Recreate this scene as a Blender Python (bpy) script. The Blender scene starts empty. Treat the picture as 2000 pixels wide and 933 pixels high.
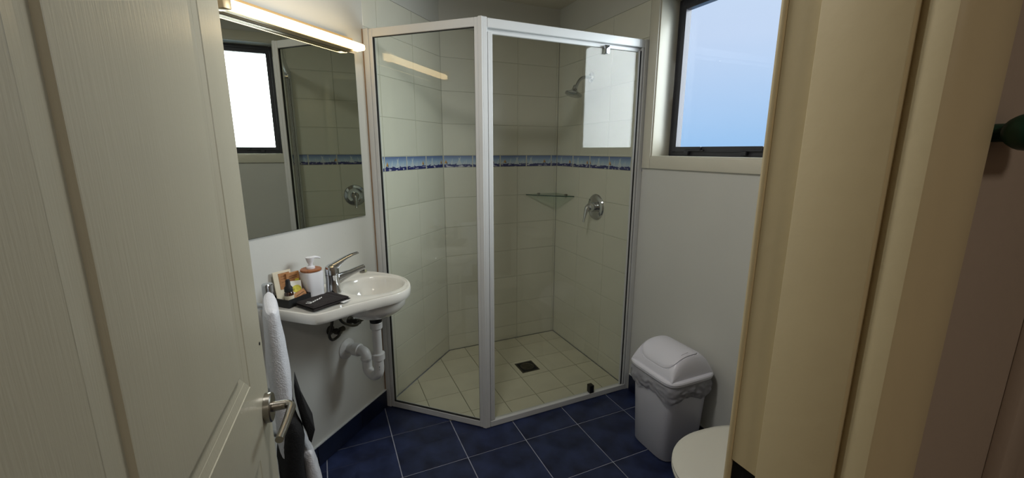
import bpy, bmesh, math, random
from mathutils import Vector, Matrix, noise
random.seed(7)
S = bpy.context.scene
COL = S.collection
pi = math.pi

# ------------------------------------------------------------------ camera
F_PX, PITCH, ROLL, YAW, EYE = 822.0, math.radians(11.9), math.radians(.127), math.radians(65.78), 1.40
Xh = Vector((math.sin(YAW), math.cos(YAW), 0)); Yh = Vector((-math.cos(YAW), math.sin(YAW), 0)); Zh = Vector((0, 0, 1))
def h2w(v): return Vector((v.dot(Xh), v.dot(Yh), v.dot(Zh)))
fw = Vector((0, math.cos(PITCH), -math.sin(PITCH))); up = Vector((0, math.sin(PITCH), math.cos(PITCH))); rt = Vector((1, 0, 0))
r2 = rt*math.cos(ROLL)+up*math.sin(ROLL); u2 = -rt*math.sin(ROLL)+up*math.cos(ROLL)
R_, U_, W_ = h2w(r2), h2w(u2), h2w(fw)
cd = bpy.data.cameras.new('camera'); cam = bpy.data.objects.new('camera', cd); COL.objects.link(cam)
cd.sensor_fit = 'HORIZONTAL'; cd.sensor_width = 36; cd.lens = F_PX/2000*36; cd.clip_start = .01
m = Matrix.Identity(4)
for i in range(3):
    m[i][0], m[i][1], m[i][2] = R_[i], U_[i], -W_[i]
m[0][3], m[1][3], m[2][3] = 0, 0, EYE
cam.matrix_world = m
S.camera = cam

# ------------------------------------------------------------------ sky
wd = bpy.data.worlds.new('sky'); S.world = wd; wd.use_nodes = True
nt = wd.node_tree; nt.nodes.clear()
tc = nt.nodes.new('ShaderNodeTexCoord'); sep = nt.nodes.new('ShaderNodeSeparateXYZ')
nt.links.new(tc.outputs['Generated'], sep.inputs[0])
cr = nt.nodes.new('ShaderNodeValToRGB'); nt.links.new(sep.outputs[2], cr.inputs[0])
e = cr.color_ramp.elements
e[0].position = 0; e[0].color = (.33, .58, .93, 1); e[1].position = .5; e[1].color = (.66, .80, 1.0, 1)
e2 = cr.color_ramp.elements.new(.22); e2.color = (.60, .74, .98, 1)
dt = nt.nodes.new('ShaderNodeVectorMath'); dt.operation = 'DOT_PRODUCT'
nt.links.new(tc.outputs['Generated'], dt.inputs[0]); sd = Vector((.88, -.34, .20)).normalized(); dt.inputs[1].default_value = sd
mr = nt.nodes.new('ShaderNodeMapRange'); mr.interpolation_type = 'SMOOTHSTEP'
mr.inputs[1].default_value = .63; mr.inputs[2].default_value = 1.0; mr.inputs[3].default_value = 0; mr.inputs[4].default_value = 1
nt.links.new(dt.outputs['Value'], mr.inputs[0])
mx = nt.nodes.new('ShaderNodeMix'); mx.data_type = 'RGBA'
nt.links.new(mr.outputs[0], mx.inputs[0]); nt.links.new(cr.outputs[0], mx.inputs[6]); SKY_BRIGHT = 18.0
mx.inputs[7].default_value = (.88*SKY_BRIGHT, .96*SKY_BRIGHT, 1.0*SKY_BRIGHT, 1)
bg = nt.nodes.new('ShaderNodeBackground'); bg.inputs[1].default_value = 1.0
nt.links.new(mx.outputs[2], bg.inputs[0])
wo = nt.nodes.new('ShaderNodeOutputWorld'); nt.links.new(bg.outputs[0], wo.inputs[0])

def area(name, loc, direction, sx, sy, energy, color, portal=False):
    l = bpy.data.lights.new(name, 'AREA'); l.shape = 'RECTANGLE'; l.size = sx; l.size_y = sy; l.energy = energy; l.color = color
    if portal: l.cycles.is_portal = True
    o = bpy.data.objects.new(name, l); COL.objects.link(o); o.location = loc
    o.rotation_euler = Vector(direction).to_track_quat('-Z', 'Z').to_euler(); return o
area('window_portal', (1.72, 1.36, 1.75), (-1, 0, 0), .72, .74, 1, (1, 1, 1), True)
area('ceiling_lamp_light', (.25, 1.05, 2.285), (0, 0, -1), .22, .22, 9.5, (1, .98, .95))
area('hall_lamp_light', (.0, -.9, 2.2), (0, .0, -1), .3, .3, 6.0, (1, .90, .78))

vs = S.view_settings
vs.view_transform = 'Standard'; vs.look = 'None'; vs.gamma = 1; vs.use_curve_mapping = False; vs.exposure = 0.0

# ------------------------------------------------------------------ materials
def lin(c): return tuple(((x/255)/12.92 if x/255 <= .04045 else ((x/255+.055)/1.055)**2.4) for x in c)+(1,)
def mat(name, rgb, rough=.5, metal=0, var=.0, scale=8, bump=0, bscale=60, rgb2=None, stretch=None, spec=None, coat=0, detail=4, emis=None):
    mt = bpy.data.materials.new(name); mt.use_nodes = True; n = mt.node_tree.nodes; l = mt.node_tree.links
    b = n['Principled BSDF']; b.inputs['Base Color'].default_value = lin(rgb); b.inputs['Roughness'].default_value = rough
    b.inputs['Metallic'].default_value = metal
    if spec is not None: b.inputs['Specular IOR Level'].default_value = spec
    if coat: b.inputs['Coat Weight'].default_value = coat; b.inputs['Coat Roughness'].default_value = .06
    if var or rgb2:
        t = n.new('ShaderNodeTexCoord'); z = n.new('ShaderNodeTexNoise'); z.inputs['Scale'].default_value = scale; z.inputs['Detail'].default_value = detail
        src = t.outputs['Object']
        if stretch:
            mp = n.new('ShaderNodeMapping'); mp.inputs['Scale'].default_value = stretch; l.new(src, mp.inputs[0]); src = mp.outputs[0]
        l.new(src, z.inputs['Vector'])
        c = n.new('ShaderNodeValToRGB'); c.color_ramp.elements[0].position = .35; c.color_ramp.elements[1].position = .68
        a = lin(rgb); c2 = lin(rgb2) if rgb2 else tuple(x*(1-var) for x in a[:3])+(1,)
        c.color_ramp.elements[0].color = a; c.color_ramp.elements[1].color = c2
        l.new(z.outputs[0], c.inputs[0]); l.new(c.outputs[0], b.inputs['Base Color'])
    if bump:
        t = n.new('ShaderNodeTexCoord'); z = n.new('ShaderNodeTexNoise'); z.inputs['Scale'].default_value = bscale; z.inputs['Detail'].default_value = 3
        src = t.outputs['Object']
        if stretch:
            mp = n.new('ShaderNodeMapping'); mp.inputs['Scale'].default_value = stretch; l.new(src, mp.inputs[0]); src = mp.outputs[0]
        l.new(src, z.inputs['Vector'])
        bp = n.new('ShaderNodeBump'); bp.inputs['Strength'].default_value = bump; bp.inputs['Distance'].default_value = .002
        l.new(z.outputs[0], bp.inputs['Height']); l.new(bp.outputs[0], b.inputs['Normal'])
    if emis:
        b.inputs['Emission Color'].default_value = lin(emis[0]); b.inputs['Emission Strength'].default_value = emis[1]
    return mt
def glass_mat(name, tint, f0=.04, rough=0.0):
    mt = bpy.data.materials.new(name); mt.use_nodes = True; n = mt.node_tree.nodes; l = mt.node_tree.links; n.clear()
    lw = n.new('ShaderNodeLayerWeight'); lw.inputs[0].default_value = .5
    pw = n.new('ShaderNodeMath'); pw.operation = 'POWER'; pw.inputs[1].default_value = 5; l.new(lw.outputs['Facing'], pw.inputs[0])
    ma = n.new('ShaderNodeMath'); ma.operation = 'MULTIPLY_ADD'; ma.inputs[1].default_value = 1-f0; ma.inputs[2].default_value = f0; l.new(pw.outputs[0], ma.inputs[0])
    tr = n.new('ShaderNodeBsdfTransparent'); tr.inputs[0].default_value = tint+(1,)
    gl = n.new('ShaderNodeBsdfGlossy'); gl.inputs['Roughness'].default_value = rough
    ms = n.new('ShaderNodeMixShader'); l.new(ma.outputs[0], ms.inputs[0]); l.new(tr.outputs[0], ms.inputs[1]); l.new(gl.outputs[0], ms.inputs[2])
    o = n.new('ShaderNodeOutputMaterial'); l.new(ms.outputs[0], o.inputs[0]); return mt
M = {}
M['wall'] = mat('painted_plaster', (206, 206, 200), .55, var=.04, scale=2.5, bump=.12, bscale=90)
M['hallwall'] = mat('hall_paint', (176, 160, 144), .6, var=.05, scale=3, bump=.2, bscale=120)
M['ceil'] = mat('ceiling_paint', (205, 200, 186), .7, var=.03, scale=2)
M['trim'] = mat('trim_enamel', (212, 208, 192), .35, var=.03, scale=4, bump=.1, bscale=50)
M['jamb'] = mat('jamb_enamel', (206, 190, 152), .4, var=.05, scale=5, bump=.12, bscale=60)
M['door'] = mat('door_enamel', (196, 192, 172), .33, var=.03, scale=3, bump=.22, bscale=60, stretch=(6, 6, .35))
M['tile'] = mat('shower_wall_tile_glaze', (220, 219, 206), .22, var=.05, scale=4)
M['stile'] = mat('shower_floor_tile_glaze', (214, 210, 190), .32, var=.1, scale=5)
M['grout_w'] = mat('shower_wall_grout', (196, 196, 182), .8)
M['grout_s'] = mat('shower_floor_grout', (130, 130, 106), .85, var=.3, scale=9)
M['blue'] = mat('navy_floor_tile_glaze', (13, 21, 50), .42, scale=9, rgb2=(40, 52, 90), detail=6, bump=.15, bscale=25)
M['blues'] = mat('navy_skirting_glaze', (10, 16, 38), .3, scale=9, rgb2=(20, 30, 58), detail=5)
M['grout_b'] = mat('floor_grout', (176, 180, 196), .8, var=.25, scale=20)
M['alu'] = mat('powder_coated_aluminium', (206, 208, 208), .35, metal=.0, var=.04, scale=6, coat=.2)
M['rubber'] = mat('black_rubber_seal', (18, 18, 20), .6)
M['glass'] = glass_mat('clear_shower_glass', (.966, .974, .955), .034)
M['shelfglass'] = mat('green_shelf_glass', (22, 62, 48), .08, coat=.5)
M['wglass'] = glass_mat('window_glass', (.98, .985, .985), .03)
M['shelftop'] = glass_mat('shelf_glass_plate', (.80, .92, .86), .06)
M['winframe'] = mat('bronze_anodised_aluminium', (62, 62, 68), .4, metal=.3, var=.1, scale=6)
M['mirror'] = mat('mirror_silvering', (200, 204, 196), .0, metal=1)
M['mirroredge'] = mat('mirror_edge', (120, 125, 120), .2, metal=.6)
M['chrome'] = mat('polished_chrome', (200, 202, 206), .08, metal=1)
M['satin'] = mat('satin_nickel', (150, 146, 138), .3, metal=1, var=.08, scale=30)
M['ceramic'] = mat('white_vitreous_china', (226, 224, 216), .12, coat=.5, var=.02, scale=3)
M['pvc'] = mat('white_pvc', (214, 214, 212), .35, var=.06, scale=10)
M['blackpvc'] = mat('black_plastic', (20, 20, 22), .4)
M['shaded_chrome'] = mat('shaded_valve_chrome', (84, 82, 76), .35, metal=.9, var=.3, scale=20)  # chrome fittings, with the shade under the basin put into the colour
M['towel'] = mat('white_terry', (222, 224, 230), .95, var=.08, scale=60, bump=.9, bscale=260)
M['btowel'] = mat('black_terry', (20, 20, 22), .95, var=.3, scale=50, bump=.9, bscale=240)
M['bin'] = mat('white_bin_plastic', (226, 226, 236), .32, var=.03, scale=5)
M['liner'] = mat('crinkled_bin_liner', (206, 206, 214), .4, var=.1, scale=20, bump=.5, bscale=40)
M['bamboo'] = mat('bamboo_lid', (168, 104, 62), .45, var=.35, scale=30, stretch=(1, 8, 1))
M['dispenser'] = mat('white_dispenser_plastic', (224, 224, 228), .3)
M['lampbody'] = mat('lamp_body_satin', (196, 172, 132), .35, metal=.5)
M['diff'] = mat('lamp_diffuser', (255, 236, 196), .4, emis=((255, 222, 166), 7.0))
M['kraft'] = mat('kraft_card', (176, 124, 76), .7, var=.3, scale=60)
M['cream'] = mat('cream_paper', (222, 212, 188), .6, var=.06, scale=20)
M['wpaper'] = mat('white_sachet', (232, 232, 224), .5)
M['yellow'] = mat('yellow_print', (216, 208, 72), .5, var=.3, scale=90)
M['ink'] = mat('brown_ink', (96, 62, 34), .7)
M['amber'] = mat('amber_bottle', (52, 24, 12), .12, coat=.6)
M['black'] = mat('matt_black', (12, 12, 13), .6)
M['cloth'] = mat('black_flannel', (38, 32, 32), .95, var=.3, scale=60, bump=.8, bscale=200)
M['white'] = mat('white_thread', (225, 225, 225), .7)
M['steel'] = mat('drain_steel', (96, 92, 78), .4, metal=.8, var=.3, scale=30)
M['green'] = mat('dark_green_lacquer', (10, 62, 44), .4, var=.2, scale=20)
M['soap'] = mat('pale_rubber_plug', (170, 172, 140), .5)
M['hole_shade'] = mat('hole_shade_black', (3, 3, 3), 1)  # near-black colour stands in for the shade inside holes
M['seat'] = mat('toilet_seat_plastic', (214, 212, 200), .2, coat=.3)

# border tile: procedural print of sail boats on a blue sea
def border_mat():
    mt = bpy.data.materials.new('sailboat_border_print'); mt.use_nodes = True; n = mt.node_tree.nodes; l = mt.node_tree.links
    b = n['Principled BSDF']; b.inputs['Roughness'].default_value = .22
    uv = n.new('ShaderNodeTexCoord'); sp = n.new('ShaderNodeSeparateXYZ'); l.new(uv.outputs['UV'], sp.inputs[0]); u0_, v = sp.outputs[0], sp.outputs[1]
    oi = n.new('ShaderNodeObjectInfo')
    ua = n.new('ShaderNodeMath'); ua.operation = 'MULTIPLY_ADD'; l.new(oi.outputs['Random'], ua.inputs[0]); ua.inputs[1].default_value = .5; l.new(u0_, ua.inputs[2])
    uw = n.new('ShaderNodeMath'); uw.operation = 'FRACT'; l.new(ua.outputs[0], uw.inputs[0]); u = uw.outputs[0]
    def mth(op, a, c, d=None):
        x = n.new('ShaderNodeMath'); x.operation = op
        for i, w in enumerate((a, c, d)):
            if w is None: continue
            if isinstance(w, (int, float)): x.inputs[i].default_value = w
            else: l.new(w, x.inputs[i])
        return x.outputs[0]
    def mix(f, a, c):
        x = n.new('ShaderNodeMix'); x.data_type = 'RGBA'; l.new(f, x.inputs[0])
        for i, w in ((6, a), (7, c)):
            if isinstance(w, tuple): x.inputs[i].default_value = w
            else: l.new(w, x.inputs[i])
        return x.outputs[2]
    ramp = n.new('ShaderNodeValToRGB'); l.new(v, ramp.inputs[0]); el = ramp.color_ramp.elements
    el[0].position = .15; el[0].color = lin((196, 208, 220)); el[1].position = 1; el[1].color = lin((88, 108, 158))
    q = ramp.color_ramp.elements.new(.6); q.color = lin((150, 176, 208))
    col = ramp.outputs[0]
    ns = n.new('ShaderNodeTexNoise'); ns.noise_dimensions = '4D'; ns.inputs['Scale'].default_value = 7; ns.inputs['Detail'].default_value = 5; l.new(uv.outputs['UV'], ns.inputs[0]); l.new(mth('MULTIPLY', oi.outputs['Random'], 30.0), ns.inputs['W'])
    sea = mth('LESS_THAN', v, mth('MULTIPLY_ADD', ns.outputs[0], .34, .10)); col = mix(sea, col, lin((34, 44, 110)))
    foam = mth('MULTIPLY', mth('LESS_THAN', v, .2), mth('GREATER_THAN', ns.outputs[0], .58)); col = mix(foam, col, lin((190, 190, 210)))
    def sail(u0, w, base, top, lean, color):
        nonlocal col
        h = mth('DIVIDE', mth('SUBTRACT', top, v), top-base)
        c0 = mth('MULTIPLY_ADD', mth('SUBTRACT', 1.0, h), lean, u0)
        inside = mth('LESS_THAN', mth('ABSOLUTE', mth('SUBTRACT', u, c0), 0), mth('MULTIPLY', h, w))
        inside = mth('MULTIPLY', inside, mth('GREATER_THAN', v, base)); col = mix(inside, col, color)
    W = lin((196, 208, 216))
    sail(.60, .055, .20, .95, .10, W); sail(.70, .045, .22, .90, -.08, W); sail(.38, .03, .24, .78, .05, W); sail(.88, .022, .25, .7, .03, W); sail(.80, .02, .25, .62, .06, W)
    sail(.20, .055, .34, .66, .0, lin((196, 150, 84))); sail(.23, .02, .30, .5, 0, lin((40, 40, 60))); sail(.10, .03, .24, .62, .03, W)
    col = mix(mth('LESS_THAN', u0_, .022), col, lin((208, 208, 200))); col = mix(mth('GREATER_THAN', u0_, .982), col, lin((208, 208, 200)))
    l.new(col, b.inputs['Base Color']); return mt
M['border'] = border_mat()

# ------------------------------------------------------------------ helpers
def link(o, parent=None):
    COL.objects.link(o)
    if parent: o.parent = parent
    return o
def meshobj(name, bm, mt, parent=None, smooth=False, loc=None, rz=0):
    me = bpy.data.meshes.new(name); bm.to_mesh(me); bm.free()
    for x in (mt if isinstance(mt, (list, tuple)) else [mt]): me.materials.append(x)
    if smooth:
        for p in me.polygons: p.use_smooth = True
        me.set_sharp_from_angle(angle=math.radians(smooth if smooth > 1 else 40))
    o = bpy.data.objects.new(name, me)
    if loc is not None: o.location = loc
    o.rotation_euler = (0, 0, rz)
    return link(o, parent)
def thing(name, label, cat, loc=(0, 0, 0), rz=0, group=None):
    o = bpy.data.objects.new(name, None); o.empty_display_size = .05; o.location = loc; o.rotation_euler = (0, 0, rz); link(o)
    o['label'] = label; o['category'] = cat
    if group: o['group'] = group
    return o
def struct(o): o['kind'] = 'structure'; return o
def box(bm, x0, x1, y0, y1, z0, z1, mi=0):
    v = [bm.verts.new(p) for p in ((x0, y0, z0), (x1, y0, z0), (x1, y1, z0), (x0, y1, z0), (x0, y0, z1), (x1, y0, z1), (x1, y1, z1), (x0, y1, z1))]
    for f in ((0, 3, 2, 1), (4, 5, 6, 7), (0, 1, 5, 4), (1, 2, 6, 5), (2, 3, 7, 6), (3, 0, 4, 7)):
        q = bm.faces.new([v[i] for i in f]); q.material_index = mi
    return v
def bevel(bm, w, seg=2):
    bmesh.ops.bevel(bm, geom=list(bm.edges), offset=w, segments=seg, affect='EDGES', profile=.5)
def boxobj(name, dims, mt, parent=None, bv=.0, seg=2, loc=None, rz=0, smooth=True):
    bm = bmesh.new(); box(bm, *dims)
    if bv: bevel(bm, bv, seg)
    return meshobj(name, bm, mt, parent, 35 if (bv and smooth) else False, loc, rz)
def prism(bm, pts, z0, z1, chamfer=0, mi=0):
    c = Vector((sum(p[0] for p in pts)/len(pts), sum(p[1] for p in pts)/len(pts)))
    n = len(pts)
    a = [bm.verts.new((p[0], p[1], z0)) for p in pts]
    b = [bm.verts.new((p[0], p[1], z1-chamfer)) for p in pts]
    rings = [a, b]
    if chamfer:
        t = []
        for p in pts:
            d = c-Vector(p[:2]); L = d.length or 1; q = Vector(p[:2])+d/L*min(chamfer*1.4, L*.4); t.append(bm.verts.new((q.x, q.y, z1)))
        rings.append(t)
    for r, s in zip(rings, rings[1:]):
        for i in range(n):
            j = (i+1) % n; f = bm.faces.new((r[i], r[j], s[j], s[i])); f.material_index = mi
    f = bm.faces.new(rings[-1]); f.material_index = mi
    f = bm.faces.new(list(reversed(a))); f.material_index = mi
def loft(bm, rings, cap0=True, cap1=True, closed=True, mi=0):
    vs_ = [[bm.verts.new(p) for p in r] for r in rings]
    n = len(vs_[0])
    for a, b in zip(vs_, vs_[1:]):
        for i in range(n if closed else n-1):
            j = (i+1) % n; f = bm.faces.new((a[i], a[j], b[j], b[i])); f.material_index = mi
    if cap0: bm.faces.new(list(reversed(vs_[0]))).material_index = mi
    if cap1: bm.faces.new(vs_[-1]).material_index = mi
    return vs_
def circ(cx, cy, z, r, n=24, ry=None, ph=0): return [(cx+r*math.cos(ph+2*pi*i/n), cy+(ry or r)*math.sin(ph+2*pi*i/n), z) for i in range(n)]
def srect(cx, cy, z, a, b, p=4, n=48):
    out = []
    for i in range(n):
        t = 2*pi*(i+.5)/n; c, s = math.cos(t), math.sin(t); k = (abs(c)**p+abs(s)**p)**(-1/p); out.append((cx+a*c*k, cy+b*s*k, z))
    return out
def lathe(bm, prof, n=28, axis='z', c=(0, 0, 0), mi=0):
    rings = []
    for r, h in prof:
        r = max(r, 1e-5); ring = []
        for i in range(n):
            t = 2*pi*i/n; x, y = r*math.cos(t), r*math.sin(t)
            p = {'z': (x, y, h), 'x': (h, x, y), 'y': (y, h, x), '-y': (x, -h, y), '-x': (-h, y, x)}[axis]
            ring.append((c[0]+p[0], c[1]+p[1], c[2]+p[2]))
        rings.append(ring)
    loft(bm, rings, mi=mi)
def smoothpath(P, k=6):
    P = [Vector(p) for p in P]; out = []
    Q = [P[0]*2-P[1]]+P+[P[-1]*2-P[-2]]
    for i in range(1, len(Q)-2):
        for j in range(k):
            t = j/k; a, b, c, d = Q[i-1], Q[i], Q[i+1], Q[i+2]
            out.append(.5*((2*b)+(c-a)*t+(2*a-5*b+4*c-d)*t*t+(3*b-a-3*c+d)*t**3))
    out.append(P[-1]); return out
def tube(bm, P, r, n=12, k=6, flat=None, mi=0):
    """r: radius or list per control point; flat: (wu, wv) factor list"""
    pts = smoothpath(P, k) if k > 1 else [Vector(p) for p in P]
    R = r if isinstance(r, (list, tuple)) else [r]*len(P)
    FL = flat or [(1, 1)]*len(P)
    rings = []; prev = None
    for i, p in enumerate(pts):
        d = (pts[min(i+1, len(pts)-1)]-pts[max(i-1, 0)]).normalized()
        u = Vector((0, 0, 1)) if prev is None else prev
        if abs(d.dot(u)) > .95 and prev is None: u = Vector((1, 0, 0))
        u = (u-d*d.dot(u)).normalized(); prev = u; w = d.cross(u)
        s = i/max(1, len(pts)-1)*(len(P)-1); a = int(min(s, len(P)-2)); f = s-a
        rr = R[a]*(1-f)+R[a+1]*f; fu = FL[a][0]*(1-f)+FL[a+1][0]*f; fv = FL[a][1]*(1-f)+FL[a+1][1]*f
        rings.append([p+u*(rr*fu*math.cos(2*pi*j/n))+w*(rr*fv*math.sin(2*pi*j/n)) for j in range(n)])
    loft(bm, rings, mi=mi)
def normals(bm): bmesh.ops.recalc_face_normals(bm, faces=bm.faces)
def clip(poly, a, b, c):
    """keep a*x+b*y<=c"""
    out = []
    for i in range(len(poly)):
        p, q = poly[i], poly[(i+1) % len(poly)]; dp, dq = a*p[0]+b*p[1]-c, a*q[0]+b*q[1]-c
        if dp <= 0: out.append(p)
        if dp*dq < 0: t = dp/(dp-dq); out.append((p[0]+(q[0]-p[0])*t, p[1]+(q[1]-p[1])*t))
    return out
def parea(p): return abs(sum(p[i][0]*p[(i+1) % len(p)][1]-p[(i+1) % len(p)][0]*p[i][1] for i in range(len(p))))/2 if len(p) > 2 else 0

# ------------------------------------------------------------------ room constants
RX, BY, CH = 1.58, 2.716, 2.336          # window wall x, back wall y, ceiling
DC = BY-.731                              # left wall: y = x + DC
r45 = math.sqrt(.5); O_L = (-DC/2, DC/2)  # origin of left wall frame
POST = (.6676, 1.7995); LJ = (.2334, 2.2112)
def W(s, d, z=0): return Vector((O_L[0]+s*r45+d*r45, O_L[1]+s*r45-d*r45, z))
RZL = pi/4                                # local frame of things on the left wall: x along wall, -y into the room
S_SH = 1.735                              # left wall coordinate where the shower begins
FY0 = .331                                # bathroom face of the doorway wall

# ---- floor
bm = bmesh.new()
prism(bm, [(-.8, .19), (RX+.1, .19), (RX+.1, BY+.1), (.70, BY+.1), (-.8, 1.25)], -.1, -.003)
floor = struct(meshobj('floor', bm, M['grout_b']))
pl = Vector((LJ[0]-POST[0], LJ[1]-POST[1])); pn = Vector((-pl.y, pl.x)).normalized()
if pn.dot(Vector((1.2, 2.3))-Vector(POST)) < 0: pn = -pn      # points into the shower
gx, gy = [.217+.3*k for k in range(-4, 6)], [1.643+.2985*k for k in range(-5, 5)]
for x in gx:
    for y in gy:
        g = .0022; t = [(x+g, y+g), (x+.3-g, y+g), (x+.3-g, y+.2985-g), (x+g, y+.2985-g)]
        t = clip(t, 1, 0, RX-.002); t = clip(t, 0, -1, -(FY0-.1)); t = clip(t, -1, 1, DC-.003) if t else t
        t = clip(t, -1, 0, .775) if t else t
        if not t or parea(t) < .0005: continue
        parts = []
        A = clip(t, 0, 1, 1.815)
        if A and parea(A) > .0003: parts.append(A)
        B = clip(t, 0, -1, -1.815)
        if B: B = clip(B, pn.x, pn.y, pn.x*POST[0]+pn.y*POST[1]+.012)
        if B and parea(B) > .0003: parts.append(B)
        if not parts: continue
        bm = bmesh.new()
        cx = sum(p[0] for q in parts for p in q)/sum(len(q) for q in parts); cy = sum(p[1] for q in parts for p in q)/sum(len(q) for q in parts)
        for q in parts: prism(bm, [(p[0]-cx, p[1]-cy) for p in q], -.009, random.uniform(-.0003, .0003), .0012)
        meshobj('floor_tile', bm, M['blue'], floor, loc=(cx, cy, 0))
# shower floor
sh_poly = [POST, (RX, 1.80), (RX, BY), (.731, BY), (LJ[0], LJ[1])]
bm = bmesh.new(); prism(bm, [(p[0]*.998+.002*1.1, p[1]*.998+.002*2.2) for p in sh_poly], -.006, -.0005); meshobj('shower_screed', bm, M['grout_s'], floor)
for i in range(-3, 6):
    for j in range(-3, 4):
        x, y = .645+.2*i, 2.175+.2*j; g = .0016
        t = [(x+g, y+g), (x+.2-g, y+g), (x+.2-g, y+.2-g), (x+g, y+.2-g)]
        t = clip(t, 1, 0, RX-.006); t = clip(t, 0, 1, BY-.006) if t else t; t = clip(t, -1, 1, DC-.010) if t else t
        t = clip(t, 0, -1, -1.813) if t else t; t = clip(t, -pn.x, -pn.y, -(pn.x*POST[0]+pn.y*POST[1])-.013) if t else t
        if not t or parea(t) < .0004: continue
        bm = bmesh.new(); cx = sum(p[0] for p in t)/len(t); cy = sum(p[1] for p in t)/len(t)
        prism(bm, [(p[0]-cx, p[1]-cy) for p in t], -.004, .0022+random.uniform(-.0003, .0003), .001)
        meshobj('shower_floor_tile', bm, M['stile'], floor, loc=(cx, cy, 0))
# ---- ceiling
bm = bmesh.new(); prism(bm, [(-.8, .19), (RX+.1, .19), (RX+.1, BY+.1), (.70, BY+.1), (-.8, 1.25)], CH, CH+.08); struct(meshobj('ceiling', bm, M['ceil']))

# ---- walls with tile
_tc = {}
def tile_mesh(w, h, kind, th=.0065):
    k = (round(w, 4), round(h, 4), kind)
    if k in _tc: return _tc[k]
    bm = bmesh.new(); c = .0014
    a = [bm.verts.new(p) for p in ((0, 0, 0), (w, 0, 0), (w, 0, h), (0, 0, h))]
    b = [bm.verts.new(p) for p in ((0, -th+c, 0), (w, -th+c, 0), (w, -th+c, h), (0, -th+c, h))]
    d = [bm.verts.new(p) for p in ((c, -th, c), (w-c, -th, c), (w-c, -th, h-c), (c, -th, h-c))]
    for r, s in ((a, b), (b, d)):
        for i in range(4): bm.faces.new((r[i], r[(i+1) % 4], s[(i+1) % 4], s[i]))
    bm.faces.new(d)
    uvl = bm.loops.layers.uv.new('UVMap')
    for f in bm.faces:
        for lp in f.loops: lp[uvl].uv = (lp.vert.co.x/max(w, .2 if kind == 'border' else w), lp.vert.co.z/h)
    me = bpy.data.meshes.new(kind); bm.to_mesh(me); bm.free(); me.materials.append(M['border'] if kind == 'border' else M['tile']); _tc[k] = me; return me
ZR = [.002, .110, .29, .49, .69, .89, 1.09, 1.289, 1.365, 1.565, 1.765, 1.965, 2.14]
def tile_wall(parent, origin, rz, length, u_tile, u_border):
    """origin: plan point where u=0, face plane; local +x along u, -y towards the room"""
    c, s = math.cos(rz), math.sin(rz)
    for zi in range(len(ZR)-1):
        z0, z1 = ZR[zi], ZR[zi+1]; kind = 'border' if zi == 7 else 'wall'
        edges = [u for u in (u_border if zi == 7 else u_tile)]
        edges = sorted(set([0]+[e for e in edges if .004 < e < length-.004]+[length]))
        for a, b in zip(edges, edges[1:]):
            g = .0012; w = b-a-2*g
            me = tile_mesh(w, z1-z0-2*g, 'border' if kind == 'border' else 'wall_tile')
            o = bpy.data.objects.new('border_tile' if kind == 'border' else 'wall_tile', me)
            # local: face at y=-th -> shift so the face lies on the plane
            off = .0065+random.uniform(-.0003, .0003)
            o.location = (origin[0]+c*(a+g)-s*off, origin[1]+s*(a+g)+c*off, z0+g); o.rotation_euler = (0, 0, rz); link(o, parent)
# left wall
LW = struct(boxobj('wall_left', (-.35, S_SH, 0, .1, 0, CH), M['wall'], loc=(O_L[0], O_L[1], 0), rz=RZL))
me = LW.data; bm = bmesh.new(); bm.from_mesh(me); box(bm, S_SH, 2.439+.1, .0055, .1, 0, CH); box(bm, S_SH, 2.445, 0.0, .0055, 2.14, CH); bm.to_mesh(me); bm.free()
def tw(*a):
    P, o, rz, ln, ut, ub = a; tile_wall(P, o, rz, ln, ut, ub)
def child_tiles(parent, origin, rz, ln, ut, ub):
    # parent may be rotated: place in world through a matrix-free parent inverse
    before = set(parent.children)
    tile_wall(parent, origin, rz, ln, ut, ub)
    if parent.rotation_euler[2] or parent.location.length:
        inv = (Matrix.Translation(parent.location) @ Matrix.Rotation(parent.rotation_euler[2], 4, 'Z')).inverted()
        for c in parent.children:
            if c not in before: c.matrix_parent_inverse = inv
SL = 2.439
p = W(S_SH, 0); child_tiles(LW, (p.x, p.y), RZL, SL-S_SH, [SL-S_SH-.3, SL-S_SH-.6], [x-S_SH for x in (1.834, 2.031, 2.233, 2.433)])
bm = bmesh.new(); box(bm, S_SH, SL+.02, .003, .006, 0, 2.138); g_ = meshobj('tile_grout', bm, M['grout_w'], LW)
# back wall
BW = struct(boxobj('wall_back', (.70, RX+.1, BY+.0055, BY+.1, 0, CH), M['wall']))
bm = bmesh.new(); bm.from_mesh(BW.data); box(bm, .72, RX+.02, BY, BY+.0055, 2.14, CH); bm.to_mesh(BW.data); bm.free()
child_tiles(BW, (.731, BY), 0, RX-.731, [.9628-.731, 1.2628-.731, 1.5628-.731], [x-.731 for x in (.93, 1.13, 1.331, 1.53)])
boxobj('tile_grout', (.735, RX, BY+.003, BY+.006, 0, 2.138), M['grout_w'], BW)
# right wall with window opening
WY0, WY1, WZ0, WZ1 = 1.014, 1.741, 1.367, 2.128
RS = 1.806
bm = bmesh.new()
box(bm, RX, RX+.12, .19, WY0, 0, CH); box(bm, RX, RX+.12, WY1, RS, 0, CH); box(bm, RX, RX+.12, WY0, WY1, 0, WZ0); box(bm, RX, RX+.12, WY0, WY1, WZ1, CH)
box(bm, RX+.0055, RX+.12, RS, BY+.1, 0, CH); box(bm, RX, RX+.0055, RS, BY+.01, 2.14, CH)
RW = struct(meshobj('wall_right', bm, M['wall']))
child_tiles(RW, (RX, BY), -pi/2, BY-RS, [.3, .6, .9], [BY-2.5, BY-2.3, BY-2.1, BY-1.9])
boxobj('tile_grout', (RX+.003, RX+.006, RS, BY, 0, 2.138), M['grout_w'], RW)
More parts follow.
